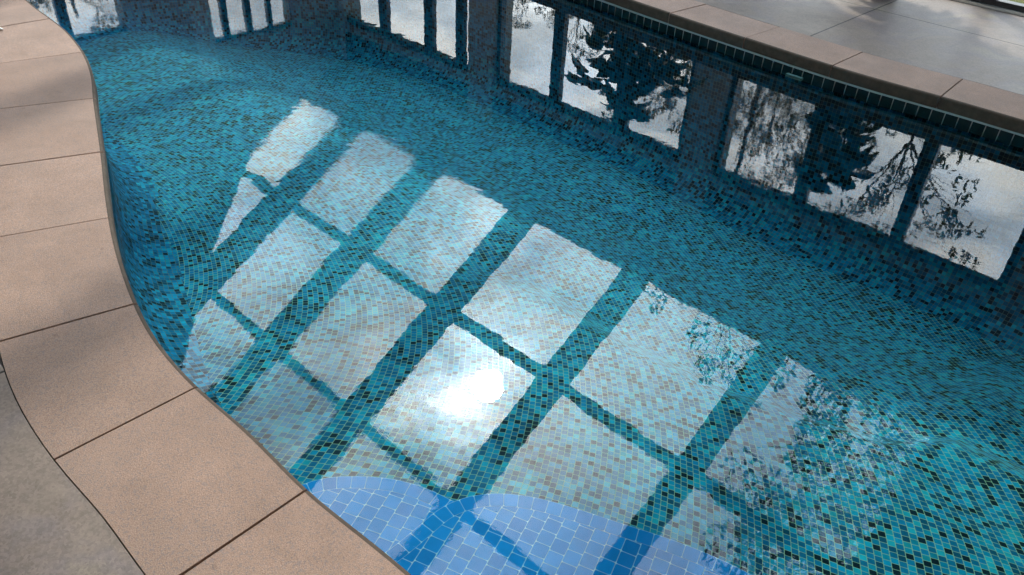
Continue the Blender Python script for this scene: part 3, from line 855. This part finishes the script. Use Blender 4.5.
# something small and white lying on the coping at the left margin
bm = bmesh.new()
cs = [bm.verts.new((0.030 * math.cos(a) * (1 + .15 * math.sin(3 * a)), .013 * math.sin(a), 0.004 * math.cos(2 * a))) for a in [k * math.pi / 6 for k in range(12)]]
top = bm.verts.new((0, 0, .009))
for k in range(12): bm.faces.new((cs[k], cs[(k + 1) % 12], top))
bm.faces.new(cs[::-1])
pt = obj('fallen_petal', bm, M_PEBBLE); pt.location = (-5.0, 1.185, DECK_Z + .006)
tag(pt, 'tiny white petal lying on the stone coping at the left margin', 'petal')

# ------------------------------------------------------------------ sky and sun
SUN_DIR = Vector((-0.519, 0.524, 0.675)).normalized()
el = math.asin(SUN_DIR.z); az = math.atan2(SUN_DIR.x, SUN_DIR.y)
t = NT('World', world=True)
SC.world = t.m
sky_n = t.n('ShaderNodeTexSky')
sky_n.sky_type = 'NISHITA'; sky_n.sun_disc = False
sky_n.sun_elevation = el; sky_n.sun_rotation = az
sky_n.air_density = 1.0; sky_n.dust_density = 1.5; sky_n.ozone_density = 1.5
co = t.n('ShaderNodeTexCoord').outputs['Generated']
sp = t.n('ShaderNodeSeparateXYZ', None, Vector=co)
zz = t.math('MAXIMUM', sp.outputs[2], 0.0)
den = t.math('ADD', zz, 0.28)
flat = t.n('ShaderNodeCombineXYZ', None, X=t.math('DIVIDE', sp.outputs[0], den), Y=t.math('DIVIDE', sp.outputs[1], den), Z=0.0).outputs[0]
n1 = t.noise(flat, 2.6, 8, 0.60, 0.35)
n2 = t.noise(flat, 1.1, 3, 0.5, 0.2)
dot = t.n('ShaderNodeVectorMath', {'operation': 'DOT_PRODUCT'}, i0=co, i1=tuple(SUN_DIR)).outputs['Value']
dotc = t.math('MAXIMUM', dot, 0.0)
near = t.math('POWER', dotc, 26.0)
dens = t.math('ADD', t.math('ADD', t.math('MULTIPLY', n1, 0.75), t.math('MULTIPLY', n2, 0.35)), t.math('MULTIPLY', near, 0.10))
hor = t.n('ShaderNodeMapRange', None, Value=zz, From_Min=0.62, From_Max=0.25, To_Min=0.0, To_Max=0.22).outputs[0]
dens = t.math('ADD', dens, hor)
mask = t.n('ShaderNodeMapRange', {'interpolation_type': 'SMOOTHSTEP'}, Value=dens, From_Min=0.50, From_Max=0.70).outputs[0]
thick = t.n('ShaderNodeMapRange', {'interpolation_type': 'SMOOTHSTEP'}, Value=dens, From_Min=0.60, From_Max=0.86, To_Min=1.12, To_Max=0.55).outputs[0]
glow = t.math('MULTIPLY', t.math('POWER', dotc, 620.0), 48.0)
glow2 = t.math('MULTIPLY', t.math('POWER', dotc, 60.0), 3.4)
gsum = t.math('MULTIPLY', t.math('ADD', glow, glow2), t.math('POWER', t.math('MULTIPLY', t.noise(flat, 7.5, 6, .65, .3), 1.85), 3.6))
wide = t.math('MULTIPLY', t.math('POWER', dotc, 5.0), 1.3)
lowf = t.n('ShaderNodeMapRange', None, Value=zz, From_Min=0.22, From_Max=0.52, To_Min=0.66, To_Max=1.0).outputs[0]
base = t.math('MULTIPLY', t.math('ADD', 2.9, wide), lowf)
pat = t.n('ShaderNodeMapRange', {'interpolation_type': 'SMOOTHSTEP'}, Value=t.noise(flat, 3.6, 8, 0.62, 0.6), From_Min=0.36, From_Max=0.66).outputs[0]
shade = t.math('MULTIPLY_ADD', pat, 0.72, 0.68)
lum = t.math('MULTIPLY', t.math('MULTIPLY', t.math('ADD', base, gsum), thick), shade)
cl = t.mix(1.0, t.n('ShaderNodeCombineColor', None, Red=lum, Green=lum, Blue=lum).outputs[0], t.mix(pat, (0.84, 0.96, 1.10, 1), (1.05, 1.0, 0.94, 1)), 'MULTIPLY')
skyc = t.mix(0.55, sky_n.outputs[0], t.mix(1.0, (0.55, 0.80, 1.0, 1), t.n('ShaderNodeCombineColor', None, Red=base, Green=base, Blue=base).outputs[0], 'MULTIPLY'))
final = t.mix(1.0, t.mix(t.math('MULTIPLY', mask, 0.95), skyc, cl), (1.6, 1.6, 1.6, 1), 'MULTIPLY')
bg = t.n('ShaderNodeBackground', None, Color=final, Strength=0.15)
wo = t.n('ShaderNodeOutputWorld'); t.t.links.new(bg.outputs[0], wo.inputs[0])

ld = bpy.data.lights.new('sun', 'SUN'); ld.energy = 0.5; ld.angle = R(2.2); ld.color = (1.0, 0.93, 0.84)
lo = bpy.data.objects.new('sun', ld); link(lo)
lo.rotation_euler = SUN_DIR.to_track_quat('Z', 'Y').to_euler(); lo.location = (-6, 6, 9)

# ------------------------------------------------------------------ camera
cam = bpy.data.cameras.new('camera'); co_ = bpy.data.objects.new('camera', cam); link(co_)
cam.sensor_width = 36.0; cam.lens = 797.68 / 1024 * 36.0
cam.clip_start = 0.05; cam.clip_end = 2000
YAW, PITCH, ROLL = R(-42.8307), R(35.4225), R(3.13501)
fw = Vector((math.sin(YAW) * math.cos(PITCH), math.cos(YAW) * math.cos(PITCH), -math.sin(PITCH)))
rt = Vector((math.cos(YAW), -math.sin(YAW), 0)); up = rt.cross(fw)
r2 = rt * math.cos(ROLL) + up * math.sin(ROLL); u2 = -rt * math.sin(ROLL) + up * math.cos(ROLL)
co_.matrix_world = Matrix(((r2.x, u2.x, -fw.x, 0), (r2.y, u2.y, -fw.y, 0), (r2.z, u2.z, -fw.z, 1.624), (0, 0, 0, 1)))
SC.camera = co_

vs_ = SC.view_settings
vs_.view_transform = 'Standard'; vs_.look = 'None'; vs_.exposure = 2.48; vs_.gamma = 1.0; vs_.use_curve_mapping = False
SC.cycles.max_bounces = 10; SC.cycles.diffuse_bounces = 4; SC.cycles.glossy_bounces = 5
SC.cycles.transparent_max_bounces = 24
SC.cycles.sample_clamp_indirect = 8.0
SC.cycles.use_denoising = True
SC.cycles.use_adaptive_sampling = False
SC.cycles.caustics_reflective = False
